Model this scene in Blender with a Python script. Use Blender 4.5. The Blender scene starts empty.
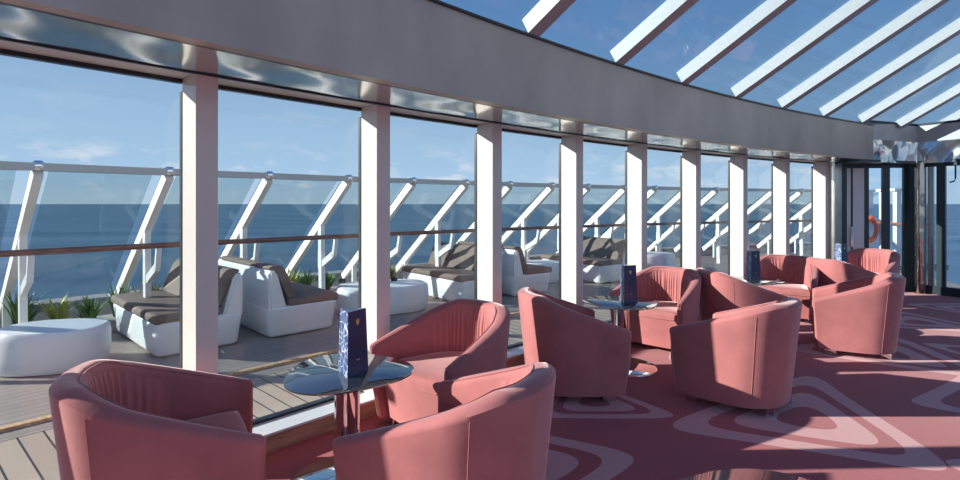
import bpy, bmesh, math, random
from mathutils import Vector, Matrix
random.seed(7)
C = bpy.context.scene.collection
PI = math.pi
# ------------------------------------------------------------------ the curved window wall
R, CX, CY, S = 28.5347, 19.8355, -16.1010, 1.18702
TH1 = math.atan2(2.80878 - CY, -1.53389 - CX)
def W(u, o, z=0.0):                 # u metres along the wall, o metres outward, z up
    th = TH1 - u / R
    return Vector((CX + (R + o) * math.cos(th), CY + (R + o) * math.sin(th), z))
def yaw(u):                         # heading along +u
    return TH1 - u / R - PI / 2
HS = 2.204

# ------------------------------------------------------------------ materials
MATS = {}
def new_mat(name):
    m = bpy.data.materials.new(name); m.use_nodes = True
    m.node_tree.nodes.clear(); MATS[name] = m
    return m, m.node_tree.nodes, m.node_tree.links
def pmat(name, col, rough=.5, metal=0., sheen=0., spec=.5, noise=None, bump=None, trans=0., coat=0., sheen_tint=None):
    m, n, l = new_mat(name)
    out = n.new('ShaderNodeOutputMaterial'); b = n.new('ShaderNodeBsdfPrincipled')
    l.new(b.outputs[0], out.inputs[0])
    b.inputs['Base Color'].default_value = (*col, 1); b.inputs['Roughness'].default_value = rough
    b.inputs['Metallic'].default_value = metal; b.inputs['Specular IOR Level'].default_value = spec
    b.inputs['Sheen Weight'].default_value = sheen; b.inputs['Coat Weight'].default_value = coat
    b.inputs['Sheen Roughness'].default_value = .35
    if sheen_tint: b.inputs['Sheen Tint'].default_value = (*sheen_tint, 1)
    tc = n.new('ShaderNodeTexCoord')
    if noise:
        sc, amt = noise[:2]
        nz = n.new('ShaderNodeTexNoise'); nz.inputs['Scale'].default_value = sc; nz.inputs['Detail'].default_value = 5
        if len(noise) > 2:
            mp = n.new('ShaderNodeMapping'); mp.inputs['Scale'].default_value = noise[2]
            l.new(tc.outputs['Object'], mp.inputs[0]); l.new(mp.outputs[0], nz.inputs['Vector'])
        else: l.new(tc.outputs['Object'], nz.inputs['Vector'])
        r = n.new('ShaderNodeValToRGB')
        r.color_ramp.elements[0].position = .3; r.color_ramp.elements[1].position = .7
        r.color_ramp.elements[0].color = (*[c * (1 - amt) for c in col], 1)
        r.color_ramp.elements[1].color = (*[min(1, c * (1 + amt)) for c in col], 1)
        l.new(nz.outputs[0], r.inputs[0]); l.new(r.outputs[0], b.inputs['Base Color'])
    if bump:
        sc, st = bump[:2]
        nz = n.new('ShaderNodeTexNoise'); nz.inputs['Scale'].default_value = sc; nz.inputs['Detail'].default_value = 2
        if len(bump) > 2:
            mp = n.new('ShaderNodeMapping'); mp.inputs['Scale'].default_value = bump[2]
            l.new(tc.outputs['Object'], mp.inputs[0]); l.new(mp.outputs[0], nz.inputs['Vector'])
        else: l.new(tc.outputs['Object'], nz.inputs['Vector'])
        bp = n.new('ShaderNodeBump'); bp.inputs['Strength'].default_value = st; bp.inputs['Distance'].default_value = bump[3] if len(bump) > 3 else .05
        l.new(nz.outputs[0], bp.inputs['Height']); l.new(bp.outputs[0], b.inputs['Normal'])
    return m
def glass(name, tint, refl=.9, base=.02, rough=0.0):
    m, n, l = new_mat(name)
    out = n.new('ShaderNodeOutputMaterial'); t = n.new('ShaderNodeBsdfTransparent'); g = n.new('ShaderNodeBsdfGlossy')
    t.inputs[0].default_value = (*tint, 1); g.inputs['Roughness'].default_value = rough
    g.inputs['Color'].default_value = (refl, refl, refl, 1)
    lw = n.new('ShaderNodeLayerWeight'); lw.inputs['Blend'].default_value = .5
    pw = n.new('ShaderNodeMath'); pw.operation = 'POWER'; pw.inputs[1].default_value = 4.5; l.new(lw.outputs['Facing'], pw.inputs[0])
    f = n.new('ShaderNodeMath'); f.operation = 'MULTIPLY_ADD'; f.inputs[1].default_value = .45; f.inputs[2].default_value = .025; l.new(pw.outputs[0], f.inputs[0])
    mx = n.new('ShaderNodeMixShader'); ad = n.new('ShaderNodeMath'); ad.operation = 'ADD'; ad.inputs[1].default_value = base
    ad.use_clamp = True
    l.new(f.outputs[0], ad.inputs[0]); l.new(ad.outputs[0], mx.inputs[0]); l.new(t.outputs[0], mx.inputs[1]); l.new(g.outputs[0], mx.inputs[2])
    l.new(mx.outputs[0], out.inputs[0])
    return m
VEL = (.45, .16, .155)
velvet = pmat('velvet', VEL, .8, sheen=.85, spec=.15, noise=(4, .14), bump=(30, .25, (1, 1, 1), .004), sheen_tint=(1, .78, .76))
velvet_in = velvet
steel = pmat('polished_steel', (.62, .6, .58), .06, 1)
chrome = pmat('chrome', (.8, .8, .8), .04, 1)
soffit_m0 = pmat('soffit_steel', (.50, .49, .48), .09, 1, bump=(3.2, .22, (1, 1, 1)))
header_m = pmat('header_metal', (.62, .61, .59), .4, .15)
wavy_m = pmat('wavy_steel', (.80, .79, .77), .12, 1)
fascia_m = pmat('fascia_panel', (.44, .38, .325), .42, .3, noise=(2.0, .17, (1, 1, .5)), bump=(14, .06))
beam_m = pmat('end_beam_panel', (.52, .50, .46), .45, .2, noise=(3, .1))
white = pmat('white_paint', (.80, .78, .76), .35, noise=(2, .03))
colm = pmat('column_paint', (.60, .56, .52), .28, coat=.25)
rafter_m = pmat('rafter_paint', (.40, .39, .38), .45, noise=(30, .06, (1, 1, 1)))
black = pmat('black_frame', (.012, .016, .022), .3)
dark_alu = pmat('dark_frame', (.03, .05, .06), .3, .3)
win = glass('window_glass', (.90, .94, .95), .8, .0)
roofg = glass('roof_glass', (.70, .79, .85), .7, .0)
screeng = glass('windscreen_glass', (.80, .855, .86), .7, .01)
doorg = glass('door_glass', (.84, .92, .96), .8, .03)
plastic = pmat('white_plastic', (.78, .79, .80), .42, noise=(1.5, .03))
brown = pmat('brown_canvas', (.19, .14, .115), .8, noise=(14, .12), bump=(90, .1))
wood = pmat('varnished_wood', (.23, .085, .045), .25, noise=(6, .3, (1, 1, 8)), coat=.3)
leafm = pmat('leaf', (.10, .20, .035), .45, noise=(9, .4))
leafy = pmat('yellow_leaf', (.36, .38, .08), .45, noise=(9, .3))
navy = pmat('navy_card', (.016, .028, .095), .25, noise=(8, .2))
gold = pmat('gold_print', (.75, .52, .14), .35, .6)
whitep = pmat('white_print', (.75, .78, .8), .5)
paper = pmat('paper_edge', (.8, .8, .8), .5)
orange = pmat('orange_plastic', (.9, .12, .02), .45)
rope_m = pmat('deck_joint_strip', (.62, .40, .22), .6, noise=(40, .3))
sill_m = pmat('sill_white', (.72, .74, .74), .2)
sillw = pmat('sill_wood_face', (.40, .25, .17), .5, noise=(3, .3, (1, 1, 9)))
ash_m = pmat('ashtray_black', (.02, .02, .02), .4)
hullw = pmat('boat_white', (.9, .9, .9), .4)
stone = pmat('curb_grey', (.46, .43, .40), .7, noise=(8, .2))
soil = pmat('soil', (.05, .035, .025), .9)
tblg = pmat('tinted_glass_top', (.035, .04, .05), .02, 0, spec=1.0)
tblg.node_tree.nodes['Principled BSDF'].inputs['IOR'].default_value = 2.3
tedge = pmat('table_edge', (.25, .28, .3), .1, .6)

# navy card side with pale line drawing
m, n, l = new_mat('navy_card_print')
out = n.new('ShaderNodeOutputMaterial'); b = n.new('ShaderNodeBsdfPrincipled'); l.new(b.outputs[0], out.inputs[0])
tc = n.new('ShaderNodeTexCoord'); w = n.new('ShaderNodeTexVoronoi'); w.feature = 'DISTANCE_TO_EDGE'; w.inputs['Scale'].default_value = 22
r = n.new('ShaderNodeValToRGB'); r.color_ramp.elements[0].position = .02; r.color_ramp.elements[1].position = .06
r.color_ramp.elements[0].color = (.55, .6, .7, 1); r.color_ramp.elements[1].color = (.05, .08, .2, 1)
l.new(tc.outputs['Object'], w.inputs['Vector']); l.new(w.outputs['Distance'], r.inputs[0]); l.new(r.outputs[0], b.inputs['Base Color']); b.inputs['Roughness'].default_value = .3
navyp = m

def planks(name, colA, colB, gap, pitch, gapw, along):
    """planks on the curved deck: polar coordinates about the wall centre"""
    m, n, l = new_mat(name)
    out = n.new('ShaderNodeOutputMaterial'); b = n.new('ShaderNodeBsdfPrincipled'); l.new(b.outputs[0], out.inputs[0])
    g = n.new('ShaderNodeNewGeometry'); s = n.new('ShaderNodeSeparateXYZ'); l.new(g.outputs['Position'], s.inputs[0])
    def mth(op, a, b_=None):
        q = n.new('ShaderNodeMath'); q.operation = op
        for i, v in enumerate((a, b_)):
            if v is None: continue
            if isinstance(v, (int, float)): q.inputs[i].default_value = v
            else: l.new(v, q.inputs[i])
        return q.outputs[0]
    x = mth('SUBTRACT', s.outputs[0], CX); y = mth('SUBTRACT', s.outputs[1], CY)
    if along: v = mth('SQRT', mth('ADD', mth('MULTIPLY', x, x), mth('MULTIPLY', y, y)))
    else: v = mth('MULTIPLY', mth('ARCTAN2', y, x), R)
    q = mth('DIVIDE', v, pitch); fr = mth('FRACT', q); fl = mth('FLOOR', q)
    line = mth('LESS_THAN', fr, gapw)
    wn = n.new('ShaderNodeTexWhiteNoise'); wn.noise_dimensions = '1D'; l.new(fl, wn.inputs['W'])
    nz = n.new('ShaderNodeTexNoise'); nz.inputs['Scale'].default_value = 5; nz.inputs['Detail'].default_value = 6
    l.new(g.outputs['Position'], nz.inputs['Vector'])
    f = mth('ADD', mth('MULTIPLY', wn.outputs['Value'], .45), mth('MULTIPLY', nz.outputs[0], .55))
    r = n.new('ShaderNodeMix'); r.data_type = 'RGBA'; r.inputs[6].default_value = (*colA, 1); r.inputs[7].default_value = (*colB, 1); l.new(f, r.inputs[0])
    r2 = n.new('ShaderNodeMix'); r2.data_type = 'RGBA'; l.new(line, r2.inputs[0]); l.new(r.outputs[2], r2.inputs[6]); r2.inputs[7].default_value = (*gap, 1)
    l.new(r2.outputs[2], b.inputs['Base Color']); b.inputs['Roughness'].default_value = .6
    return m
plank_near = planks('deck_planks_near', (.36, .29, .23), (.50, .40, .31), (.03, .03, .035), .125, .09, False)
plank_far = planks('deck_planks_far', (.27, .225, .195), (.38, .32, .28), (.08, .07, .06), .10, .06, True)

# carpet: dusty red with concentric rounded triangles
def carpet_mat():
    m, n, l = new_mat('carpet')
    out = n.new('ShaderNodeOutputMaterial'); b = n.new('ShaderNodeBsdfPrincipled'); l.new(b.outputs[0], out.inputs[0])
    g = n.new('ShaderNodeNewGeometry')
    def mth(op, a, b_=None, c=None):
        q = n.new('ShaderNodeMath'); q.operation = op
        for i, v in enumerate((a, b_, c)):
            if v is None: continue
            if isinstance(v, (int, float)): q.inputs[i].default_value = v
            else: l.new(v, q.inputs[i])
        return q.outputs[0]
    # gentle warp so that the triangles are hand-drawn
    nz = n.new('ShaderNodeTexNoise'); nz.inputs['Scale'].default_value = 1.1; nz.inputs['Detail'].default_value = 0
    l.new(g.outputs['Position'], nz.inputs['Vector'])
    sub = n.new('ShaderNodeVectorMath'); sub.operation = 'SUBTRACT'; l.new(nz.outputs['Color'], sub.inputs[0]); sub.inputs[1].default_value = (.5, .5, .5)
    sc = n.new('ShaderNodeVectorMath'); sc.operation = 'SCALE'; l.new(sub.outputs[0], sc.inputs[0]); sc.inputs['Scale'].default_value = .07
    ad = n.new('ShaderNodeVectorMath'); ad.operation = 'ADD'; l.new(sc.outputs[0], ad.inputs[0]); l.new(g.outputs['Position'], ad.inputs[1])
    P = ad.outputs[0]
    # centre x, y, apex angle (deg), scale, x-stretch
    mot = [(2.27, 3.66, 60, 1.32, -51, .72), (4.05, 3.88, 180, 1.05), (4.08, 5.2, 50, 1.15), (.18, 2.98, 10, 1.0), (.86, 3.95, 215, .72),
           (5.55, 6.55, 70, 1.0), (5.2, 5.0, 10, .9), (2.35, 5.35, 100, .8), (1.75, 2.1, 190, .95), (3.3, 2.5, 20, 1.0),
           (6.9, 7.4, 150, .9), (6.9, 5.9, 60, 1.0), (-.6, 1.6, 80, 1.0), (.9, 1.2, 30, .9), (4.6, 1.4, 100, 1.0), (6.0, 3.2, 200, 1.0),
           (4.5, 6.7, 10, .8), (-.9, -.8, 10, 1.), (1.4, -.6, 140, 1.), (3.4, .3, 60, 1.), (7.6, 4.3, 60, 1.), (5.9, .2, 10, 1.)]
    mask = None
    for (x, y, a, k, *sq) in mot:
        k *= 1.1; qa, qf = sq if sq else (a + 15, .88); ax = Vector((math.cos(math.radians(qa)), math.sin(math.radians(qa))))
        s0 = n.new('ShaderNodeVectorMath'); s0.operation = 'SUBTRACT'; l.new(P, s0.inputs[0]); s0.inputs[1].default_value = (x, y, 0)
        ds = []
        for j in range(3):
            th = math.radians(a + 60 + 120 * j)
            dt = n.new('ShaderNodeVectorMath'); dt.operation = 'DOT_PRODUCT'; l.new(s0.outputs[0], dt.inputs[0])
            nv = Vector((math.cos(th), math.sin(th))); nv = (nv + (1 / qf - 1) * nv.dot(ax) * ax) / k; dt.inputs[1].default_value = (nv.x, nv.y, 0); ds.append(dt.outputs['Value'])
        d = mth('SMOOTH_MAX', mth('SMOOTH_MAX', ds[0], ds[1], .3), ds[2], .3)
        ln = n.new('ShaderNodeVectorMath'); ln.operation = 'MULTIPLY'; l.new(s0.outputs[0], ln.inputs[0]); ln.inputs[1].default_value = (1, 1, 0)
        le = n.new('ShaderNodeVectorMath'); le.operation = 'LENGTH'; l.new(ln.outputs[0], le.inputs[0])
        d = mth('SMOOTH_MAX', d, mth('MULTIPLY', le.outputs['Value'], .52 / k), .12)
        r1 = mth('COMPARE', d, .195, .058); r2 = mth('COMPARE', d, .375, .050)
        q = mth('MAXIMUM', r1, r2)
        mask = q if mask is None else mth('MAXIMUM', mask, q)
    fb = n.new('ShaderNodeTexNoise'); fb.inputs['Scale'].default_value = 160; fb.inputs['Detail'].default_value = 3
    l.new(g.outputs['Position'], fb.inputs['Vector'])
    mx = n.new('ShaderNodeMix'); mx.data_type = 'RGBA'; l.new(mask, mx.inputs[0])
    mx.inputs[6].default_value = (.47, .088, .095, 1); mx.inputs[7].default_value = (.74, .35, .335, 1)
    mt = n.new('ShaderNodeMix'); mt.data_type = 'RGBA'; mt.blend_type = 'MULTIPLY'; mt.inputs[0].default_value = .85
    rr = n.new('ShaderNodeValToRGB'); rr.color_ramp.elements[0].color = (.45, .45, .45, 1); rr.color_ramp.elements[1].color = (1.3, 1.3, 1.3, 1)
    l.new(fb.outputs[0], rr.inputs[0]); l.new(mx.outputs[2], mt.inputs[6]); l.new(rr.outputs[0], mt.inputs[7])
    l.new(mt.outputs[2], b.inputs['Base Color']); b.inputs['Roughness'].default_value = .9; b.inputs['Specular IOR Level'].default_value = .15
    b.inputs['Sheen Weight'].default_value = .2
    bp = n.new('ShaderNodeBump'); bp.inputs['Strength'].default_value = .3; bp.inputs['Distance'].default_value = .01
    l.new(fb.outputs[0], bp.inputs['Height']); l.new(bp.outputs[0], b.inputs['Normal'])
    return m
carpet = carpet_mat()

# sea
m, n, l = new_mat('sea')
out = n.new('ShaderNodeOutputMaterial'); d = n.new('ShaderNodeBsdfDiffuse'); g = n.new('ShaderNodeBsdfGlossy'); mx = n.new('ShaderNodeMixShader')
geo = n.new('ShaderNodeNewGeometry')
mp = n.new('ShaderNodeMapping'); mp.inputs['Scale'].default_value = (.004, .018, 1); l.new(geo.outputs['Position'], mp.inputs[0])
nz = n.new('ShaderNodeTexNoise'); nz.inputs['Scale'].default_value = 1; nz.inputs['Detail'].default_value = 8; l.new(mp.outputs[0], nz.inputs['Vector'])
rp = n.new('ShaderNodeValToRGB'); rp.color_ramp.elements[0].position = .35; rp.color_ramp.elements[1].position = .68
rp.color_ramp.elements[0].color = (.07, .145, .225, 1); rp.color_ramp.elements[1].color = (.13, .225, .31, 1)
l.new(nz.outputs[0], rp.inputs[0]); l.new(rp.outputs[0], d.inputs[0])
nb = n.new('ShaderNodeTexNoise'); nb.inputs['Scale'].default_value = .35; nb.inputs['Detail'].default_value = 6; l.new(geo.outputs['Position'], nb.inputs['Vector'])
bp = n.new('ShaderNodeBump'); bp.inputs['Strength'].default_value = .6; bp.inputs['Distance'].default_value = .8; l.new(nb.outputs[0], bp.inputs['Height'])
l.new(bp.outputs[0], g.inputs['Normal']); g.inputs['Roughness'].default_value = .35; mx.inputs[0].default_value = .12
l.new(d.outputs[0], mx.inputs[1]); l.new(g.outputs[0], mx.inputs[2]); l.new(mx.outputs[0], out.inputs[0])
sea_m = m

# ------------------------------------------------------------------ helpers
def obj(name, bm, mat, parent=None, smooth=False, mats=None):
    bmesh.ops.recalc_face_normals(bm, faces=bm.faces)
    me = bpy.data.meshes.new(name); bm.to_mesh(me); bm.free()
    for q in (mats or [mat]): me.materials.append(q)
    if smooth:
        for p in me.polygons: p.use_smooth = True
        try: me.set_sharp_from_angle(angle=math.radians(40))
        except Exception: pass
    o = bpy.data.objects.new(name, me); C.objects.link(o)
    if parent: o.parent = parent
    return o
def tag(o, label, cat, group=None, kind=None):
    if label: o['label'] = label
    if cat: o['category'] = cat
    if group: o['group'] = group
    if kind: o['kind'] = kind
    return o
def struct(name, bm, mat, label=None, cat=None, parent=None, smooth=False, mats=None):
    o = obj(name, bm, mat, parent, smooth, mats)
    if not parent: tag(o, label, cat, kind='structure')
    return o
def empty(name, label, cat, loc=(0, 0, 0), rz=0, group=None):
    o = bpy.data.objects.new(name, None); C.objects.link(o); o.location = loc; o.rotation_euler = (0, 0, rz)
    return tag(o, label, cat, group)
def copy_tree(o, parent=None):
    c = o.copy(); C.objects.link(c)
    if parent: c.parent = parent
    for ch in list(o.children): copy_tree(ch, c)
    return c
def add_box(bm, c, s, rz=0, M=None):
    """box centre c, size s, rotated by rz"""
    mt = Matrix.Translation(Vector(c)) @ Matrix.Rotation(rz, 4, 'Z') @ Matrix.Diagonal((*s, 1))
    if M: mt = M @ mt
    return bmesh.ops.create_cube(bm, size=1, matrix=mt)['verts']
def rbox(c, s, r, seg=3, rz=0, taper=1.0, vert_r=None):
    bm = bmesh.new(); vs = add_box(bm, c, s, rz)
    if taper != 1.0:
        for v in vs:
            if v.co.z < c[2]: v.co.x = c[0] + (v.co.x - c[0]) * taper; v.co.y = c[1] + (v.co.y - c[1]) * taper
    if vert_r:
        es = [e for e in bm.edges if abs((e.verts[0].co - e.verts[1].co).z) > .5 * s[2]]
        bmesh.ops.bevel(bm, geom=es, offset=vert_r, segments=6, affect='EDGES', profile=.5)
        es = [e for e in bm.edges if abs((e.verts[0].co - e.verts[1].co).normalized().z) < .3]
        bmesh.ops.bevel(bm, geom=es, offset=r, segments=seg, affect='EDGES', profile=.5)
    else:
        bmesh.ops.bevel(bm, geom=list(bm.edges), offset=r, segments=seg, affect='EDGES', profile=.5)
    return bm
def merge(dst, src):
    me = bpy.data.meshes.new('tmp'); src.to_mesh(me); src.free(); dst.from_mesh(me); bpy.data.meshes.remove(me)
def tube(bm, pts, r, seg=10, cap=True):
    pts = [Vector(p) for p in pts]; rings = []
    for i, p in enumerate(pts):
        t = (pts[min(i + 1, len(pts) - 1)] - pts[max(i - 1, 0)]).normalized()
        a = Vector((0, 0, 1)) if abs(t.z) < .9 else Vector((1, 0, 0))
        x = t.cross(a).normalized(); y = t.cross(x).normalized()
        rr = r[i] if isinstance(r, (list, tuple)) else r
        rings.append([bm.verts.new(p + (x * math.cos(2 * PI * k / seg) + y * math.sin(2 * PI * k / seg)) * rr) for k in range(seg)])
    for a, b_ in zip(rings, rings[1:]):
        for k in range(seg): bm.faces.new((a[k], a[(k + 1) % seg], b_[(k + 1) % seg], b_[k]))
    if cap: bm.faces.new(rings[0][::-1]); bm.faces.new(rings[-1])
def lathe(bm, prof, seg=32, c=(0, 0, 0), fn=None):
    rings = []
    for (r, z) in prof:
        rings.append([bm.verts.new((c[0] + r * (fn(2 * PI * k / seg) if fn else 1) * math.cos(2 * PI * k / seg), c[1] + r * (fn(2 * PI * k / seg) if fn else 1) * math.sin(2 * PI * k / seg), c[2] + z)) for k in range(seg)])
    for a, b_ in zip(rings, rings[1:]):
        for k in range(seg): bm.faces.new((a[k], a[(k + 1) % seg], b_[(k + 1) % seg], b_[k]))
    bm.faces.new(rings[0][::-1]); bm.faces.new(rings[-1])
def strip(u0, u1, prof, n=60, bm=None):
    """closed (o, z) profile swept along the wall"""
    bm = bm or bmesh.new(); rings = []
    for i in range(n + 1):
        u = u0 + (u1 - u0) * i / n
        rings.append([bm.verts.new(W(u, o, z)) for (o, z) in prof])
    k = len(prof)
    for a, b_ in zip(rings, rings[1:]):
        for j in range(k): bm.faces.new((a[j], a[(j + 1) % k], b_[(j + 1) % k], b_[j]))
    bm.faces.new(rings[0][::-1]); bm.faces.new(rings[-1])
    return bm
def quadbox(o0, o1, z0, z1): return [(o0, z0), (o1, z0), (o1, z1), (o0, z1)]
def prism(pts, z0, z1, bm=None):
    bm = bm or bmesh.new()
    a = [bm.verts.new((x, y, z0)) for x, y in pts]; b_ = [bm.verts.new((x, y, z1)) for x, y in pts]
    bm.faces.new(a[::-1]); bm.faces.new(b_)
    for i in range(len(pts)):
        j = (i + 1) % len(pts); bm.faces.new((a[i], a[j], b_[j], b_[i]))
    return bm
def beam(bm, p, q, w, h, side):
    """rectangular bar from p to q, width w along side, height h across"""
    p, q = Vector(p), Vector(q); t = (q - p).normalized(); s = (Vector(side) - t * t.dot(Vector(side))).normalized(); up = s.cross(t).normalized()
    cs = [(-.5, -.5), (.5, -.5), (.5, .5), (-.5, .5)]
    a = [bm.verts.new(p + s * w * x + up * h * y) for x, y in cs]; b_ = [bm.verts.new(q + s * w * x + up * h * y) for x, y in cs]
    bm.faces.new(a[::-1]); bm.faces.new(b_)
    for i in range(4): bm.faces.new((a[i], a[(i + 1) % 4], b_[(i + 1) % 4], b_[i]))

# ------------------------------------------------------------------ floor, deck, sea
NC = 9
fl = [W(-7 + 17.0 * i / 50, .0)[:2] for i in range(51)]
Q0, Q1, Q2 = (6.22, 8.34), (7.36, 8.76), (8.9, 6.35)
fl = [W(-7 + 16.5 * i / 50, .02)[:2] for i in range(51)] + [(6.12, 9.10), (7.36, 8.88), (7.46, 8.70), (9.0, 6.3), (12, 3), (12, -6), (-3, -6)]
struct('floor', prism(fl, -.05, 0), carpet, 'dusty red lounge carpet with pale concentric triangles', 'carpet')
struct('near_deck', strip(-7, 10.6, quadbox(.24, 1.42, -.12, 0)), plank_near, 'pale planked deck strip just outside the windows', 'deck')
struct('deck_border', strip(-7, 16, quadbox(1.42, 1.62, -.12, .002)), plank_far, 'plain board edging the pale planks', 'deck')
tag(obj('deck_joint_strip', strip(-7, 16, [(1.60, -.01), (1.66, -.01), (1.66, .022), (1.60, .022)], 90), rope_m), 'thin orange beige strip running along the deck planks', 'deck trim', kind='structure')
struct('far_deck', strip(-7, 16, quadbox(1.62, 6.1, -.12, 0), 90), plank_far, 'weathered brown grey ship deck under the white sofas', 'deck')
bm = prism([W(9.3, .1)[:2], W(10.9, 1.42)[:2], W(14.2, 1.42)[:2], (8.75, 9.2), (9.35, 6.4), (9.1, 6.3), (7.5, 8.72), (7.38, 8.92), (6.1, 9.15)], -.12, -.005)
struct('side_deck', bm, plank_far, 'open deck beyond the glass end doors', 'deck')
struct('deck_curb', strip(-7, 17.5, quadbox(5.35, 5.7, 0, .25), 90), stone, 'low grey curb at the outer edge of the deck', 'curb')
bm = bmesh.new(); bmesh.ops.create_grid(bm, x_segments=8, y_segments=8, size=24000, matrix=Matrix.Translation((0, 0, -26)))
struct('sea', bm, sea_m, 'deep blue open sea out to the horizon', 'sea')

# ------------------------------------------------------------------ sill, columns, header
struct('window_sill', strip(-7, 9.55, quadbox(.012, .30, -.05, .108), 70), sillw, 'low sill with a wood face along the carpet', 'sill')
struct('sill_top', strip(-7, 9.55, quadbox(.0, .20, .108, .122), 70), sill_m, 'white sill top under the windows', 'sill')
for i in range(-6, NC):
    if i * S < -7: continue
    u = i * S
    bm = bmesh.new()
    a = W(u, 0); yw = yaw(u)
    add_box(bm, (*(W(u + .058, .102)[:2]), HS / 2 + .06), (.116, .204, HS - .12), yw)
    bmesh.ops.bevel(bm, geom=list(bm.edges), offset=.004, segments=1, affect='EDGES')
    lab = 'white window column, %s' % {0: 'widest one beside the front left armchair', 1: 'second one, behind the tinted table with the menu card', 2: 'third one, behind the armchair facing the window table',
          3: 'fourth one, left of the brown sofa seat outside', 4: 'fifth one, behind the second menu card'}.get(i, 'number %d counting from the left' % (i + 1))
    struct('window_column', bm, colm, lab, 'column')
    if i < NC - 1:
        p, q = W(u + .118, .215), W(u + S + .002, .215)
        wr = bmesh.new()
        mid = (p + q) / 2; L = (q - p).length; an = math.atan2(q.y - p.y, q.x - p.x)
        add_box(wr, (mid.x, mid.y, (.135 + HS - .02) / 2), (L, .012, HS - .155), an)
        w_ = obj('window_%d' % (i + 7), wr, win); w_['kind'] = 'structure'
        fb = bmesh.new()
        add_box(fb, (mid.x, mid.y, HS - .012), (L, .04, .022), an)
        add_box(fb, (mid.x, mid.y, .128), (L, .05, .024), an)
        for e in (p, q): add_box(fb, (e.x, e.y, HS / 2), (.012, .03, HS - .14), an)
        obj('window_frame', fb, black, w_)
struct('header_soffit', strip(-7, 9.62, quadbox(.012, .32, HS, HS + .06), 70), header_m, 'brushed metal head strip above the window columns', 'soffit')
struct('outer_eave', strip(-7, 9.9, quadbox(.24, .34, HS - .0, HS + .34), 70), white, 'outer edge of the roof above the windows', 'eave')
# mirror-like soffit, finely waved in real geometry
bm = bmesh.new(); rows = []
nU = 420
for i in range(nU + 1):
    u = -7 + 16.6 * i / nU; row = []
    for j in range(9):
        o = -.57 + .575 * j / 8
        dz = .0035 * math.sin(5.3 * u + 9 * o) * math.sin(2.1 * u + 1) + .002 * math.sin(11 * u - 14 * o)
        row.append(bm.verts.new(W(u, o, HS + .004 + dz * (0.25 if j == 8 else 1))))
    rows.append(row)
for a, b_ in zip(rows, rows[1:]):
    for j in range(8): bm.faces.new((a[j], a[j + 1], b_[j + 1], b_[j]))
struct('mirror_soffit', bm, pmat('soffit_steel2', (.74, .72, .69), .15, 1), 'mirror polished soffit between the windows and the grey fascia', 'soffit', smooth=True)
struct('gap_shade_strip', strip(-7, 9.6, quadbox(-.587, -.535, HS - .006, HS + .02), 70), pmat('gap_shade_brown', (.07, .035, .02), .3), 'dark strip coloured as gap shade and wood reflection between mirror soffit and fascia', 'gap')  # solid strip; the gap's shade and reflected wood are put into its brown
struct('soffit_joint', strip(-7, 9.6, quadbox(-.004, .012, HS - .004, HS + .05), 70), black, 'thin dark joint along the mirror soffit', 'joint')
bm = strip(-7, 9.6, quadbox(-.66, -.585, HS - .012, 2.735), 70)
bmesh.ops.bevel(bm, geom=[e for e in bm.edges if e.calc_length() > .2], offset=.006, segments=1, affect='EDGES')
struct('fascia', bm, fascia_m, 'broad curved grey fascia above the windows', 'fascia')
struct('fascia_cap', strip(-7, 9.6, quadbox(-.68, -.57, 2.735, 2.75), 70), black, 'dark cap strip along the top of the fascia', 'fascia')
struct('fascia_backing', strip(-7, 9.6, quadbox(-.58, .24, HS + .34, HS + .40), 70), white, 'roof deck behind the fascia', 'roof')

# ------------------------------------------------------------------ glass roof
TAN = .55; LEN = 6.5
k = 0
for i in range(-5, 15):
    u = (i - .27) * S + .05
    p = W(u, -.66, 2.80); th = TH1 - u / R; inw = Vector((-math.cos(th), -math.sin(th), 0)); al = Vector((math.cos(yaw(u)), math.sin(yaw(u)), 0))
    q = p + inw * LEN + Vector((0, 0, LEN * TAN))
    bm = bmesh.new(); beam(bm, p, q, .13, .125, al)
    struct('roof_rafter', bm, rafter_m, 'white sloping rafter of the glass roof, number %d from the near end' % (i + 6), 'rafter')
# roof glazing as one sheet per bay
for i in range(-5, 14):
    u0 = (i - .27) * S + .05; u1 = u0 + S
    bm = bmesh.new(); vs = []
    for (u, t) in ((u0, 0), (u1, 0), (u1, LEN), (u0, LEN)):
        th = TH1 - u / R; inw = Vector((-math.cos(th), -math.sin(th), 0))
        vs.append(W(u, -.57, 2.765) + inw * t + Vector((0, 0, t * TAN)))
    f = bm.faces.new([bm.verts.new(v) for v in vs]); r_ = bmesh.ops.extrude_face_region(bm, geom=[f])
    for v in r_['geom']:
        if isinstance(v, bmesh.types.BMVert): v.co.z += .012
    w_ = obj('roof_window', bm, roofg); w_['kind'] = 'structure'

# ------------------------------------------------------------------ end wall
def on_line(a, b_, px):
    k_ = (px - 480) / 520.0; dx, dy = b_[0] - a[0], b_[1] - a[1]
    t = (k_ * a[1] - a[0]) / (dx - k_ * dy); return Vector((a[0] + dx * t, a[1] + dy * t, 0))
A0, A1 = (6.12, 9.10), (7.36, 8.88)
B0, B1 = (7.46, 8.70), (9.0, 6.3)
def wall_box(bm, a, b_, x0, x1, z0, z1, th=.06, out=0):
    p, q = on_line(a, b_, x0), on_line(a, b_, x1); an = math.atan2(b_[1] - a[1], b_[0] - a[0]); mid = (p + q) / 2
    nv = Vector((-math.sin(an), math.cos(an), 0)) * out
    add_box(bm, (mid.x + nv.x, mid.y + nv.y, (z0 + z1) / 2), ((q - p).length, th, z1 - z0), an)
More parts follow.
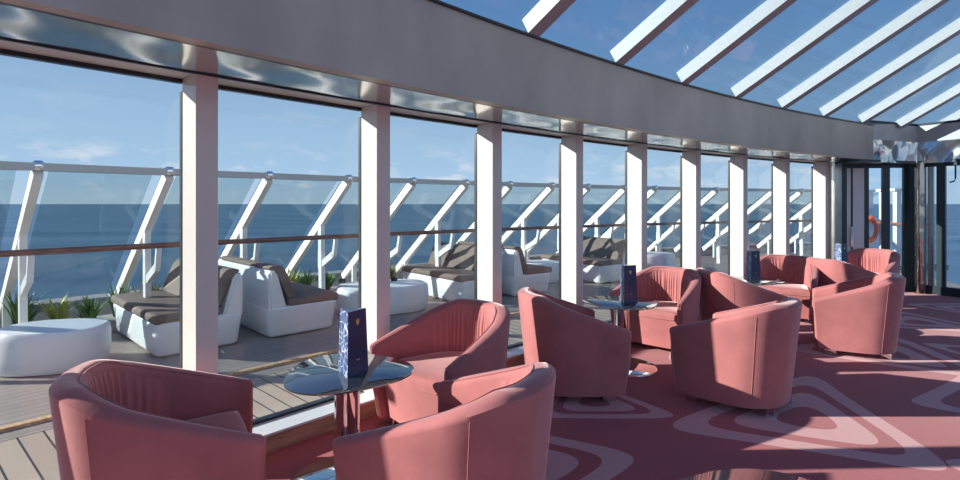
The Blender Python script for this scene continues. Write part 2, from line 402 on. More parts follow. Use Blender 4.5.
# mirror pillar beside the last column
bm = bmesh.new(); add_box(bm, (5.99, 8.88, HS / 2), (.24, .24, HS - .004), yaw(9.7))
bmesh.ops.bevel(bm, geom=list(bm.edges), offset=.01, segments=2, affect='EDGES')
struct('mirror_pillar', bm, pmat('pillar_steel', (.66, .62, .57), .2, .85, bump=(2.2, .12)), 'mirror clad pillar beside the last white window column', 'pillar')
d1 = empty('door_1', None, None); d1['kind'] = 'structure'; 
bm = bmesh.new()
for x0, x1 in ((841, 846), (850, 852), (863.5, 868), (882, 889), (903, 916)): wall_box(bm, A0, A1, x0, x1, .0, 2.17)
wall_box(bm, A0, A1, 841, 916, 2.11, 2.17, .07); wall_box(bm, A0, A1, 863, 916, .0, .10, .07)
obj('door_frame', bm, dark_alu, d1)
bm = bmesh.new(); wall_box(bm, A0, A1, 846, 850, .0, 2.11, .05); wall_box(bm, A0, A1, 852, 863.5, .0, 2.11, .05)
obj('door_leaf', bm, white, d1)
bm = bmesh.new(); wall_box(bm, A0, A1, 849.2, 851.2, .75, 1.1, .03, -.05); obj('door_handle', bm, steel, d1)
bm = bmesh.new(); wall_box(bm, A0, A1, 868, 903, .10, 2.11, .012); obj('door_pane', bm, doorg, d1)
d2 = empty('door_2', None, None); d2['kind'] = 'structure'
bm = bmesh.new()
for x0, x1 in ((924, 926), (937, 946), (995, 1003)): wall_box(bm, B0, B1, x0, x1, .0, 2.17)
wall_box(bm, B0, B1, 924, 1060, 2.11, 2.17, .07); wall_box(bm, B0, B1, 924, 1060, .0, .14, .09)
obj('door_frame', bm, dark_alu, d2)
bm = bmesh.new(); wall_box(bm, B0, B1, 928, 934, .14, 2.11, .05); obj('door_mullion', bm, pmat('pale_steel', (.45, .5, .52), .25, .8), d2)
bm = bmesh.new(); wall_box(bm, B0, B1, 926, 1060, .14, 2.11, .012); obj('door_pane', bm, doorg, d2)
hp = on_line(B0, B1, 950); 
bm = bmesh.new()
pts = [(hp.x - .02, hp.y - .10, 2.12)] + [(hp.x - .02 - .10 * (1 - math.cos(a)) / 2, hp.y - .10, 2.0 - .12 * math.sin(a)) for a in [PI * j / 8 for j in range(9)]]
pts = [(hp.x - .02, hp.y - .12, 2.12), (hp.x - .02, hp.y - .12, 1.90), (hp.x - .04, hp.y - .12, 1.86), (hp.x - .10, hp.y - .11, 1.84)]
tube(bm, pts, .012); obj('door_closer_arm', bm, black, d2)
# round polished corner post
bm = bmesh.new(); lathe(bm, [(.075, 0), (.075, 2.17)], 28, (7.33, 8.66, 0))
struct('corner_post', bm, pmat('post_steel', (.5, .42, .36), .12, 1, bump=(5, .4, (1, 1, .5))), 'round polished steel post at the corner of the end wall', 'post', smooth=True)
struct('ceiling', prism([(6.0, 9.2), (7.40, 8.98), (9.1, 6.4), Q2, Q1, Q0, (6.0, 8.2)][::-1], 2.172, 2.21), dark_alu, 'dark soffit over the end doors', 'ceiling')
# wavy polished band and grey end beam
def path_band(pts, z0, z1, th, mat, name, label, wavy=False, nseg=150):
    bm = bmesh.new(); P = []
    tot = []
    for a, b_ in zip(pts, pts[1:]):
        for j in range(nseg): P.append(Vector((*a, 0)).lerp(Vector((*b_, 0)), j / nseg))
    P.append(Vector((*pts[-1], 0))); nz_ = 10 if wavy else 1
    rings = []
    for i, p in enumerate(P):
        t = (P[min(i + 1, len(P) - 1)] - P[max(0, i - 1)]).normalized(); nr = Vector((t.y, -t.x, 0))
        row = []
        for j in range(nz_ + 1):
            z = z0 + (z1 - z0) * j / nz_; s_ = p.x * 1.2 - p.y * .4
            dd = (.030 * math.sin(7 * s_ + 6 * z) * .6 + .008 * math.sin(15 * s_ - 11 * z + 1)) if wavy else 0
            row.append(bm.verts.new(p + nr * dd + Vector((0, 0, z))))
        row2 = [bm.verts.new(p - nr * th + Vector((0, 0, z))) for z in (z1, z0)]
        rings.append(row + row2)
    k_ = len(rings[0])
    for a, b_ in zip(rings, rings[1:]):
        for j in range(k_): bm.faces.new((a[j], a[(j + 1) % k_], b_[(j + 1) % k_], b_[j]))
    bm.faces.new(rings[0][::-1]); bm.faces.new(rings[-1])
    return struct(name, bm, mat, label, 'panel', smooth=wavy)
path_band([Q0, Q1, Q2], 2.17, 2.53, .05, wavy_m, 'wavy_mirror_panel', 'rippled mirror steel band above the end doors', True)
path_band([(6.17, 8.32), Q1, Q2], 2.53, 2.80, .06, beam_m, 'end_beam', 'plain grey beam above the rippled mirror band', False, 2)
path_band([(6.17, 8.32), Q1, Q2], 2.80, 2.84, .10, black, 'end_beam_cap', 'dark strip on top of the end beam', False, 2)

# ------------------------------------------------------------------ windscreen outside
def post_parts(u, label, first=True):
    t = empty('windscreen_section', label, 'windscreen', W(u, 3.8, 0), yaw(u), 'raked windscreen sections along the deck edge')
    # local x along wall, y outward
    up = Vector((1, 0, 0))
    bm = bmesh.new(); T = Vector((0, -.80, 1.80)); B = Vector((0, 1.38, .20))
    beam(bm, B, T, .07, .115, up); obj('raked_post', bm, white, t)
    bm = bmesh.new(); dd = (T - B).normalized(); nrm = Vector((0, dd.z, -dd.y)) * -1
    off = Vector((0, .6, .8)).normalized() * .075
    beam(bm, B + off, T + off, .045, .035, up); obj('glazing_bead', bm, dark_alu, t)
    bm = bmesh.new()
    beam(bm, (0, -.05, 0), (0, -.02, 1.20), .06, .09, up); obj('strut', bm, white, t)
    bm = bmesh.new(); beam(bm, (0, -.04, .62), (0, -.40, .80), .05, .085, up); beam(bm, (0, -.40, .77), (0, -.46, 1.02), .05, .05, up)
    add_box(bm, (0, -.02, .70), (.055, .10, .26)); obj('bracket', bm, white, t)
    bm = bmesh.new(); beam(bm, (0, 1.0, 0), (0, 1.0, .46), .07, .05, up); obj('short_post', bm, white, t)
    bm = bmesh.new(); lathe(bm, [(.035, -.04), (.045, -.02), (.045, .03), (.03, .05)], 12, (0, -.82, 1.83)); obj('top_clamp', bm, chrome, t, smooth=True)
    bm = bmesh.new(); vs = [(.08, 1.40, .17), (.99, 1.38, .17), (.90, -.78, 1.78), (.08, -.76, 1.78)]
    f = bm.faces.new([bm.verts.new(v) for v in vs]); r_ = bmesh.ops.extrude_face_region(bm, geom=[f])
    for v in r_['geom']:
        if isinstance(v, bmesh.types.BMVert): v.co += Vector((0, 0, .012))
    gp = obj('glass_pane', bm, screeng, t); gp['label'] = 'tinted glass leaning inwards'
    return t
U0 = -.26
places = {0: 'behind the near white ottoman', 1: 'behind the near brown seated white sofa', 2: 'behind the sofa backrest right of the first column', 3: 'behind the low table right of the green plants',
          4: 'just right of the second window column', 5: 'left of the third column, above the tan sofa back', 6: 'right of the third column', 7: 'above the dark seated sofa with the ashtray', 8: 'right of the fourth column, above the tan sofa'}
proto = None
NP = 18
UT = [-.207, .739, 1.693, 2.646, 3.582, 4.48, 5.326, 6.225, 7.07, 8.009, 8.822]
for i in range(-1, NP):
    u = UT[i] if 0 <= i < 11 else (-1.15 if i < 0 else 8.822 + .9 * (i - 10))
    lab = 'raked white windscreen post and pane, ' + places.get(i, 'number %d along the rail from the left' % (i + 2))
    if proto is None: proto = o = post_parts(u, lab)
    else:
        o = copy_tree(proto); o.location = W(u, 3.8, 0); o.rotation_euler = (0, 0, yaw(u)); o['label'] = lab
um = u + .2
def hoop(o, z, r, sh=10): return [(o + r * math.cos(2 * PI * k_ / sh), z + r * math.sin(2 * PI * k_ / sh)) for k_ in range(sh)]
tag(obj('top_rail', strip(U0 - 1.5, um, [(2.95, 1.79), (3.05, 1.79), (3.05, 1.86), (2.95, 1.86)], 110), pmat('rail_grey', (.42, .43, .43), .35, .3)), 'grey metal rail along the top of the windscreen', 'rail')
tag(obj('handrail', strip(U0 - 1.5, um, hoop(3.34, 1.045, .032), 110), wood, smooth=True), 'varnished wooden handrail running along the deck', 'handrail')

# ------------------------------------------------------------------ deck sofas
def make_sofa():
    t = empty('deck_sofa', '', 'sofa', group='white deck sofas with brown cushions')
    # faces +x, width along y
    obj('base_shell', rbox((0, 0, .18), (.84, 1.72, .34), .035, 3, taper=.93, vert_r=.09), plastic, t, True)
    bm = bmesh.new(); pr = [(-.41, .30), (-.20, .30), (-.32, .74), (-.37, .77), (-.415, .75)]
    a = [bm.verts.new((x, -.84, z)) for x, z in pr]; b_ = [bm.verts.new((x, .84, z)) for x, z in pr]
    bm.faces.new(a[::-1]); bm.faces.new(b_)
    for i in range(5): bm.faces.new((a[i], a[(i + 1) % 5], b_[(i + 1) % 5], b_[i]))
    bmesh.ops.bevel(bm, geom=list(bm.edges), offset=.025, segments=3, affect='EDGES'); obj('back_shell', bm, plastic, t, True)
    obj('seat_cushion', rbox((.12, 0, .385), (.62, 1.70, .10), .035, 3), brown, t, True)
    bm = bmesh.new(); pr = [(-.19, .42), (-.08, .42), (-.21, .75), (-.27, .81), (-.37, .805), (-.405, .77), (-.37, .775), (-.31, .75)]
    a = [bm.verts.new((x, -.80, z)) for x, z in pr]; b_ = [bm.verts.new((x, .80, z)) for x, z in pr]
    bm.faces.new(a[::-1]); bm.faces.new(b_)
    for i in range(len(pr)): bm.faces.new((a[i], a[(i + 1) % len(pr)], b_[(i + 1) % len(pr)], b_[i]))
    bmesh.ops.bevel(bm, geom=list(bm.edges), offset=.012, segments=2, affect='EDGES'); obj('back_cushion', bm, brown, t, True)
    for sx in (-.3, .3):
        for sy in (-.7, .7):
            bm = bmesh.new(); add_box(bm, (sx, sy, .01), (.06, .06, .02)); obj('foot', bm, steel, t)
    return t
sofas = [(.90, 3.42, 1, 'white deck sofa with brown seat, between the near ottoman and first column'),
         (1.89, 3.36, 0, 'white deck sofa turned away, seen past the first window column'),
         (4.48, 3.42, 1, 'white deck sofa with tan sunlit back, left of the third window column'),
         (5.42, 3.36, 0, 'white deck sofa seen from behind, right of the third window column'),
         (7.38, 3.45, 1, 'white deck sofa with wide tan backrest, left of the second menu card')]
sp = None
for u, o, flip, lab in sofas:
    if sp is None: s_ = sp = make_sofa()
    else: s_ = copy_tree(sp)
    s_.location = W(u, o, 0); s_.rotation_euler = (0, 0, yaw(u) + (PI if flip else 0)); s_['label'] = lab
def ottoman(x, y, a, b_, rz, lab):
    def f(th): return 1 / ((abs(math.cos(th)) ** 2.6 + abs(math.sin(th)) ** 2.6) ** (1 / 2.6))
    bm = bmesh.new(); lathe(bm, [(.90, 0.01), (.965, .05), (1, .16), (.995, .30), (.975, .355), (.93, .375), (.5, .38)], 56, fn=f)
    for v in bm.verts: v.co.x *= a; v.co.y *= b_
    o = obj('ottoman_table', bm, plastic, smooth=True); o.location = (x, y, 0); o.rotation_euler = (0, 0, rz)
    tag(o, lab, 'low table', 'rounded white deck tables')
ottoman(-3.93, 4.78, .44, .33, .2, 'rounded white low table at the far left behind the front armchair')
ottoman(-1.36, 7.30, .64, .42, .45, 'rounded white low table cut by the second window column')
ottoman(*W(6.45, 3.6)[:2], .40, .36, .3, 'white low table mostly hidden behind the fourth window column')
ottoman(*W(9.35, 3.6)[:2], .50, .40, .3, 'distant white low table between the fifth and sixth window columns')
for (x, y, z, lab) in [(-1.95, 7.35, .38, 'small black ashtray on the left end of the white table'), (-1.25, 7.55, .38, 'small black ashtray right of the second column on the white table'), (*W(5.6, 4.1)[:2], .435, 'small black ashtray on the dark sofa seat outside')]:
    bm = bmesh.new(); lathe(bm, [(.045, 0), (.055, .05), (.045, .055), (.04, .03)], 16)
    o = obj('ashtray', bm, ash_m, smooth=True); o.location = (x if z < .4 else x, y, z); tag(o, lab, 'ashtray')
# ------------------------------------------------------------------ plants
def plant(p, h, nb, spread, mat, lab, seed):
    rnd = random.Random(seed); bm = bmesh.new()
    for k_ in range(nb):
        a = rnd.uniform(0, 2 * PI); ln = h * rnd.uniform(.6, 1.1); sp_ = spread * rnd.uniform(.25, 1); w_ = .022 * rnd.uniform(.7, 1.3)
        d = Vector((math.cos(a), math.sin(a), 0)); s_ = Vector((-d.y, d.x, 0)); prev = None
        b0 = Vector((rnd.uniform(-.05, .05), rnd.uniform(-.05, .05), 0))
        for j in range(5):
            t = j / 4; c = b0 + d * sp_ * t ** 1.5 + Vector((0, 0, ln * (t - .25 * t * t * sp_ / max(spread, .01)))); ww = w_ * (1 - t) ** .7 * (1 if j else .7)
            cur = (bm.verts.new(c - s_ * ww), bm.verts.new(c + Vector((0, 0, -.3 * ww)) ), bm.verts.new(c + s_ * ww)) if j < 4 else (bm.verts.new(c),)
            if prev:
                if len(cur) == 3:
                    bm.faces.new((prev[0], prev[1], cur[1], cur[0])); bm.faces.new((prev[1], prev[2], cur[2], cur[1]))
                else: bm.faces.new((prev[0], prev[1], cur[0])); bm.faces.new((prev[1], prev[2], cur[0]))
            prev = cur
    o = bpy.data.objects.new('spiky_plant', None); C.objects.link(o); o.location = p
    tag(o, lab, 'plant', 'spiky plants along the deck edge')
    obj('leaves', bm, mat, o)
    b2 = bmesh.new(); lathe(b2, [(.05, 0), (.07, .05)], 10); obj('root_ball', b2, soil, o)
pl = [(-.62, 'at the far left edge of the deck'), (-.12, 'left one behind the near low table'), (.12, 'middle one behind the near low table'), (.38, 'low one near the right end of the near low table'), (.66, 'tall one beside the brown seat of the sofa'), (.86, 'bushy one tucked behind the sofa seat corner'),
      (1.28, 'behind the seat of the near sofa'), (2.15, 'right of the sofa backrest, next to the strut'), (2.45, 'bushy, above the dark sofa seat'), (2.70, 'beside the foot of the post above the second table'), (3.05, 'left of the second window column'), (3.95, 'right of the second window column')]
for k_, (u, lab) in enumerate(pl):
    m_ = (leafm, leafy)[k_ % 3 == 2]
    plant(W(u, 4.45 + .12 * math.sin(k_ * 2.1), .11), .42 + .08 * math.sin(k_ * 1.7), 60, .26, m_, 'green spiky deck plant, ' + lab, k_)
tag(obj('planting_bed', strip(-3, 4.6, quadbox(4.25, 4.75, 0, .12), 40), stone), 'low grey planting trough along the deck edge', 'planter')

# ------------------------------------------------------------------ tub armchairs
def plan(t, d=0.0, low=0.0):
    """outer plan curve, t in [0,1] from right tip round the back to left tip; d inset, low 0..1 = taper towards the floor"""
    hs = [(.385, .415), (.25, .411), (.1, .402), (-.05, .386), (-.165, .357), (-.262, .298), (-.330, .208), (-.366, .108), (-.374, .035)]
    pts = [Vector((x, -y)) for x, y in hs] + [Vector((x, y)) for x, y in hs[::-1]]
    def P(t):
        f = t * (len(pts) - 1); i = min(int(f), len(pts) - 2); f -= i
        g = lambda k_: pts[k_] if 0 <= k_ < len(pts) else (pts[0] * 2 - pts[1] if k_ < 0 else pts[-1] * 2 - pts[-2])
        a, b_, c, d_ = g(i - 1), g(i), g(i + 1), g(i + 2)
        return .5 * ((2 * b_) + (c - a) * f + (2 * a - 5 * b_ + 4 * c - d_) * f * f + (3 * b_ - 3 * c + d_ - a) * f ** 3)
    p = P(t); q = P(min(1, t + .004)) - P(max(0, t - .004)); nrm = Vector((q.y, -q.x)).normalized()
    sx, sy = 1 - .15 * low, 1 - .10 * low
    return Vector((p.x * sx + (.022 * low), p.y * sy)) + nrm * d
def rim(t):
    x = plan(t).x; k_ = min(1, max(0, (.385 - x) / .70)); return .550 + .245 * k_
def thick(t):
    x = plan(t).x; k_ = min(1, max(0, (.385 - x) / .6)); return .065 + .055 * k_
def make_chair():
    t_ = empty('tub_armchair', '', 'armchair', group='dusty pink velvet tub armchairs')
    N = 96; bm = bmesh.new(); rings = []
    st = [(-1, .0)] + [(i / N, 1) for i in range(N + 1)] + [(2, 0)]
    zb = .055
    for (t, full) in st:
        tt = min(1, max(0, t)); th = thick(tt); zr = rim(tt); row = []
        end = 0 if full else 1
        fx = .016 if end else 0; sh = .018 if end else 0
        for j in range(7):
            z = zb + (zr - .04 - zb) * j / 6; lowf = 1 - (z - zb) / (zr - zb)
            p = plan(tt, sh, lowf); row.append((p.x + fx, p.y, z + (.014 if end and j == 0 else 0)))
        for j in range(1, 8):
            a = PI * j / 8; rr = th / 2
            p = plan(tt, rr - (rr - sh) * math.cos(a) if not end else rr - (rr - .018) * math.cos(a)); row.append((p.x + fx, p.y, zr - .04 + (.04 - (.012 if end else 0)) * math.sin(a)))
        for j in range(5):
            z = zr - .04 - (zr - .04 - .30) * j / 4; p = plan(tt, th - sh * 0 - (.018 if end else 0)); row.append((p.x + fx, p.y, z))
        p = plan(tt, th - (.018 if end else 0), .8); row.append((p.x + fx, p.y, zb + (.014 if end else 0)))
        rings.append([bm.verts.new(v) for v in row])
    k_ = len(rings[0])
    for a, b_ in zip(rings, rings[1:]):
        for j in range(k_): bm.faces.new((a[j], a[(j + 1) % k_], b_[(j + 1) % k_], b_[j]))
    bm.faces.new(rings[0][::-1]); bm.faces.new(rings[-1])
    obj('shell', bm, velvet, t_, True)
    # pleated inner back
    bm = bmesh.new(); rings = []; M_ = 240
    for i in range(M_ + 1):
        t = .15 + .70 * i / M_; th = thick(t); zr = rim(t); row = []
        e = min(1, min(i, M_ - i) / 12)
        fold = .0042 * (1 + math.sin(i / M_ * PI * 46 + 1.3 * math.sin(i * .11))) * e
        for j in range(8):
            f = j / 7; z = .40 + (zr - .050 - .40) * f
            p = plan(t, th + (.010 + fold) * (1 if j < 6 else .6 if j == 6 else .1) * (.1 + .9 * e) + .02 * (1 - f) * e); row.append(bm.verts.new((p.x, p.y, z)))
        p = plan(t, th - .012); row.append(bm.verts.new((p.x, p.y, zr - .055))); row.append(bm.verts.new((p.x, p.y, .40)))
        rings.append(row)
    k_ = len(rings[0])
    for a, b_ in zip(rings, rings[1:]):
        for j in range(k_): bm.faces.new((a[j], a[(j + 1) % k_], b_[(j + 1) % k_], b_[j]))
    bm.faces.new(rings[0][::-1]); bm.faces.new(rings[-1])
    pb = obj('pleated_back', bm, velvet, t_, True); pb['label'] = 'gathered pleated inner backrest'
    # seat with front apron
    bm = bmesh.new()
    inner = [plan(i / 40, thick(i / 40) + .003) for i in range(41)]
    inner = [p for p in inner if p.x < .33]
    y0 = inner[0].y; y1 = inner[-1].y
    front = [Vector((.335 + .028 * math.sin(PI * k2 / 10), y1 + (y0 - y1) * k2 / 10)) for k2 in range(0, 11)]
    ol = inner + front; c = Vector((.0, 0)); prev = None
    for (z, s_) in [(.06, .93), (.30, .985), (.345, .995), (.375, 1.0), (.40, .992), (.415, .965), (.425, .9), (.432, .7), (.436, .4)]:
        ring = [bm.verts.new((c.x + (p.x - c.x) * s_, p.y * s_, z)) for p in ol]
        if prev:
            for j in range(len(ol)): bm.faces.new((prev[j], prev[(j + 1) % len(ol)], ring[(j + 1) % len(ol)], ring[j]))
        else: bm.faces.new(ring[::-1])
        prev = ring
    bm.faces.new(prev); st_ = obj('seat', bm, velvet, t_, True)
    bm = bmesh.new()
    tube(bm, [(.338 + .030 * math.sin(PI * k2 / 10), y1 * .995 + (y0 - y1) * .995 * k2 / 10, .352) for k2 in range(11)], .004, 6)
    obj('seat_piping', bm, velvet, st_, True)
    # seams where side panels meet the back
    for t in (.262, .738):
        bm = bmesh.new(); zr = rim(t)
        pts = [];
        for j in range(12):
            z = .07 + (zr - .045 - .07) * j / 11; p = plan(t, -.0005, 1 - (z - .055) / (zr - .055)); pts.append((p.x, p.y, z))
        tube(bm, pts, .0022, 6); obj('seam', bm, velvet, t_, True)
    bm = bmesh.new(); tube(bm, [(*plan(i / 60, thick(i / 60) * .86), rim(i / 60) - .008) for i in range(61)], .0028, 6); obj('rim_piping', bm, velvet, t_, True)
    for (x, y, a) in ((.25, -.30, 0), (.25, .30, 0), (-.21, -.19, .5), (-.21, .19, -.5)):
        bm = bmesh.new(); add_box(bm, (x, y, .0285), (.10, .06, .057), a); obj('foot', bm, steel, t_)
    return t_
chairs = [((-1.065, 2.47), (0.887, 0.461), 'dusty pink velvet tub armchair at the front left, seen from behind its side'),
          ((-0.46, 3.26), (-0.7, -0.715), 'pink velvet tub armchair with pleated back, behind the nearest tinted table'),
          ((-.395, 2.45), (-.87, .49), 'pink tub armchair in the front centre, its sunlit back to the camera'),
          ((1.07, 4.285), (0.985, 0.15), 'shaded pink tub armchair left of the second table, back to the windows side'),
          ((1.66, 5.28), (-0.72, -0.7), 'pink tub armchair with pleated back, behind the second menu card'),
          ((1.76, 4.27), (-.67, .74), 'pink tub armchair standing alone at centre right, with a diagonal shadow on its side'),
          ((3.10, 5.60), (.99, .10), 'dark shaded pink tub armchair directly behind the centre right one'),
          ((3.79, 6.60), (-.62, -.78), 'pink tub armchair with pleated back, behind the third menu card'),
          ((3.54, 5.52), (-.84, .54), 'sunlit pink tub armchair rightmost on the patterned carpet'),
          ((5.06, 6.88), (.96, .25), 'dark shaded pink tub armchair behind the rightmost sunlit one'),
          ((5.6, 7.75), (-0.85, -0.52), 'farthest pink tub armchair, in front of the glass end doors')]
ch0 = None
for (mx_, my_), f, lab in chairs:
    if ch0 is None: c_ = ch0 = make_chair()
    else: c_ = copy_tree(ch0)
    fv = Vector((*f, 0)).normalized(); c_.location = Vector((mx_, my_, 0)) - fv * .39
    c_.rotation_euler = (0, 0, math.atan2(fv.y, fv.x)); c_['label'] = lab
bpy.context.view_layer.update()
# ------------------------------------------------------------------ tables and menu cards
def make_table():
    t = empty('cocktail_table', '', 'table', group='tinted glass cocktail tables')
    f = lambda th: 1 + .07 * math.cos(3 * th)
    bm = bmesh.new(); lathe(bm, [(.325, .588), (.333, .591), (.333, .597), (.329, .600)], 72, fn=f); obj('glass_top', bm, tblg, t, True)
    bm = bmesh.new(); lathe(bm, [(.14, .570), (.14, .588)], 32); obj('top_plate', bm, chrome, t, True)
    bm = bmesh.new(); lathe(bm, [(.066, .014), (.066, .571)], 28); obj('pedestal', bm, chrome, t, True)
    bm = bmesh.new(); lathe(bm, [(.31, .0), (.31, .008), (.30, .014), (.06, .016)], 56); obj('base_disc', bm, chrome, t, True)
    return t
def make_menu():
    t = empty('menu_card', '', 'menu card', group='navy menu cards on the tables')
    H_ = .335; a, b_ = .094, .080
    bm = bmesh.new(); tri = lambda r, z: [bm.verts.new((r * math.cos(q), r * math.sin(q), z)) for q in (math.radians(210), math.radians(330), math.radians(90))]
    A = tri(a, 0); B = tri(b_, H_); f0 = bm.faces.new((A[0], A[1], B[1], B[0])); f1 = bm.faces.new((A[1], A[2], B[2], B[1])); f2 = bm.faces.new((A[2], A[0], B[0], B[2]))
    bm.faces.new(A[::-1]); bm.faces.new(B); f2.material_index = 1
    obj('card', bm, navy, t, mats=[navy, navyp])
    # small crest near the top of the front face
    bm = bmesh.new(); y = -.0437
    cr = [(-.010, .268), (-.012, .290), (-.006, .281), (0, .294), (.006, .281), (.012, .290), (.010, .268), (.006, .262), (0, .256), (-.006, .262)]
    v = [bm.verts.new((x, y, z)) for x, z in cr]; f = bm.faces.new(v); r_ = bmesh.ops.extrude_face_region(bm, geom=[f])
    for q in r_['geom']:
        if isinstance(q, bmesh.types.BMVert): q.co.y += .002
    obj('crest', bm, gold, t)
    bm = bmesh.new()
    for x, w_ in ((-.010, .006), (-.002, .007), (.008, .009)): add_box(bm, (x, -.0462, .075), (w_, .001, .004))
    obj('caption_line', bm, gold, t)
    return t
tp = None; mp_ = None
tabs = [((-.715, 2.80), .1, 'tinted glass cocktail table nearest the camera, by the front armchairs', 'navy menu card on the nearest table', (.03, -.03), .87),
        ((1.30, 4.77), .6, 'tinted glass cocktail table between the two middle armchairs', 'navy menu card on the second table, in front of the pleated armchair', (.05, .0), .25),
        ((3.2, 6.12), 0, 'small looking cocktail table with bright top by the third group', 'navy menu card on the third table, before the seventh column', (.06, .10), .2),
        ((4.95, 7.32), .3, 'farthest cocktail table, hidden behind the armchairs near the end doors', 'farthest navy menu card, in front of the mirror pillar', (.12, -.02), .25),
        ((.83, 1.44), .9, 'cocktail table whose pale reflecting top just shows at the bottom edge', None, None, 0)]
for (x, y), rz, lab, ml, mo, mr in tabs:
    t = tp = make_table() if tp is None else tp
    t = tp if lab == tabs[0][2] else copy_tree(tp)
    t.location = (x, y, 0); t.rotation_euler = (0, 0, rz); t['label'] = lab
    if ml:
        if mp_ is None: q = mp_ = make_menu()
        else: q = copy_tree(mp_)
        q.location = (x + mo[0], y + mo[1], .6005); q.rotation_euler = (0, 0, mr + math.radians(12)); q['label'] = ml

# ------------------------------------------------------------------ beyond the end doors
bm = bmesh.new()
for k_, (px, D) in enumerate(((869.5, 13.5), (883, 13.0), (897, 12.5))):
    x = (px - 480) / 520 * D
    t = empty('side_rail_post', 'white deck post seen through the end door glass, %s of three' % ('left', 'middle', 'right')[k_], 'post', (x, D, 0), 0, 'white posts beyond the end doors')
    b2 = bmesh.new(); add_box(b2, (0, 0, .9), (.11, .11, 1.8)); obj('post_shaft', b2, white, t)
    b2 = bmesh.new(); add_box(b2, (0, 0, 1.83), (.24, .16, .06)); obj('post_cap', b2, white, t)
P0 = Vector(((860 - 480) / 520 * 13.8, 13.8, 1.02)); P1 = Vector(((925 - 480) / 520 * 11.6, 11.6, 1.02))
bm = bmesh.new(); tube(bm, [P0 + Vector((-.1, -.14, 0)), P1 + Vector((-.1, -.14, 0))], .035); tag(obj('side_handrail', bm, wood), 'wooden handrail seen through the end door glass', 'handrail')
bm = bmesh.new()
tr = [[None] * 10 for _ in range(28)]
for i in range(28):
    for j in range(10):
        a, b_ = 2 * PI * i / 28, 2 * PI * j / 10; rr = .27 + .07 * math.cos(b_); tr[i][j] = bm.verts.new((rr * math.cos(a) * .55, .07 * math.sin(b_), rr * math.sin(a)))
for i in range(28):
    for j in range(10): bm.faces.new((tr[i][j], tr[(i + 1) % 28][j], tr[(i + 1) % 28][(j + 1) % 10], tr[i][(j + 1) % 10]))
o = obj('lifebuoy', bm, orange, smooth=True); o.location = ((872 - 480) / 520 * 13.0, 13.05, .85); tag(o, 'orange lifebuoy seen through the end door glass', 'lifebuoy')

# boat on the sea
t = empty('motor_boat', 'tiny white boat far out on the sea at the left', 'boat', (-652, 835, -26), .4)
bm = bmesh.new(); prs = [(-3.5, -1.3), (2, -1.3), (4.2, 0), (2, 1.3), (-3.5, 1.3)]; prism(prs, .1, 1.6, bm); obj('hull', bm, hullw, t)
bm = bmesh.new(); add_box(bm, (-.8, 0, 2.3), (2.8, 1.9, 1.4)); obj('cabin', bm, hullw, t)

# ------------------------------------------------------------------ world, sun, camera
wd = bpy.data.worlds.new('sky'); bpy.context.scene.world = wd; wd.use_nodes = True
n = wd.node_tree.nodes; l = wd.node_tree.links; n.clear()
out = n.new('ShaderNodeOutputWorld'); bg = n.new('ShaderNodeBackground'); l.new(bg.outputs[0], out.inputs[0])
tc = n.new('ShaderNodeTexCoord'); sp_ = n.new('ShaderNodeSeparateXYZ'); l.new(tc.outputs['Generated'], sp_.inputs[0])
r = n.new('ShaderNodeValToRGB'); l.new(sp_.outputs[2], r.inputs[0])
els = [(0, (.48, .58, .70)), (.05, (.40, .55, .74)), (.15, (.33, .48, .67)), (.30, (.21, .36, .60)), (.55, (.10, .21, .47)), (1, (.05, .12, .33))]
cr = r.color_ramp
while len(cr.elements) < len(els): cr.elements.new(.5)
for e, (p, c) in zip(cr.elements, els): e.position = p; e.color = (*c, 1)
mpn = n.new('ShaderNodeMapping'); mpn.inputs['Scale'].default_value = (1, 1, 3.2); l.new(tc.outputs['Generated'], mpn.inputs[0])
nz = n.new('ShaderNodeTexNoise'); nz.inputs['Scale'].default_value = 11; nz.inputs['Detail'].default_value = 7; nz.inputs['Roughness'].default_value = .6; l.new(mpn.outputs[0], nz.inputs['Vector'])
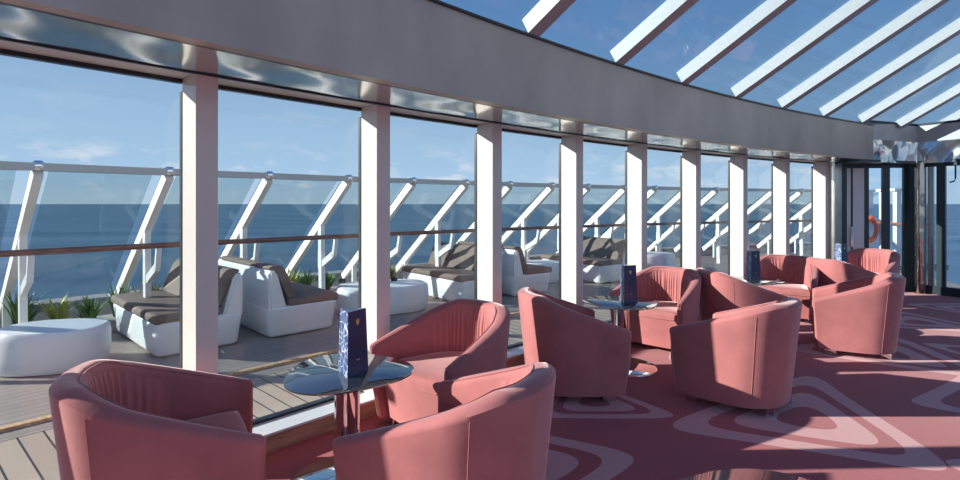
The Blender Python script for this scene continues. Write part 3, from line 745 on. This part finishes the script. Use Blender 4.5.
cm = n.new('ShaderNodeValToRGB'); cm.color_ramp.elements[0].position = .53; cm.color_ramp.elements[1].position = .68; l.new(nz.outputs[0], cm.inputs[0])
band = n.new('ShaderNodeValToRGB'); l.new(sp_.outputs[2], band.inputs[0]); be = band.color_ramp
be.elements[0].position = .0; be.elements[0].color = (0, 0, 0, 1); be.elements[1].position = .45; be.elements[1].color = (0, 0, 0, 1)
e = be.elements.new(.03); e.color = (.7, .7, .7, 1); e = be.elements.new(.07); e.color = (.6, .6, .6, 1); e = be.elements.new(.105); e.color = (.08, .08, .08, 1)
mu = n.new('ShaderNodeMath'); mu.operation = 'MULTIPLY'; l.new(cm.outputs[0], mu.inputs[0]); l.new(band.outputs[0], mu.inputs[1])
mx = n.new('ShaderNodeMix'); mx.data_type = 'RGBA'; l.new(mu.outputs[0], mx.inputs[0]); l.new(r.outputs[0], mx.inputs[6]); mx.inputs[7].default_value = (.86, .80, .80, 1)
l.new(mx.outputs[2], bg.inputs[0]); bg.inputs[1].default_value = 1.1

sd = bpy.data.lights.new('sun', 'SUN'); sd.energy = 9.0; sd.angle = math.radians(.5); sd.color = (1, .93, .84)
so = bpy.data.objects.new('sun', sd); C.objects.link(so)
e_ = math.radians(20); az = math.radians(2)
sv = Vector((-math.cos(e_) * math.cos(az), -math.cos(e_) * math.sin(az), math.sin(e_)))
so.rotation_euler = sv.to_track_quat('Z', 'Y').to_euler(); so.location = (-10, 0, 12)

cd = bpy.data.cameras.new('camera'); co = bpy.data.objects.new('camera', cd); C.objects.link(co)
co.location = (0, 0, 1.5); co.rotation_euler = (PI / 2, 0, 0); cd.sensor_width = 36; cd.lens = 36 * 520 / 960; cd.shift_y = -36.5 / 960
cd.clip_start = .05; cd.clip_end = 60000
sc = bpy.context.scene; sc.camera = co
sc.cycles.transparent_max_bounces = 40
sc.view_settings.view_transform = 'Standard'; sc.view_settings.look = 'None'; sc.view_settings.gamma = 1; sc.view_settings.use_curve_mapping = False
sc.view_settings.exposure = 0.14
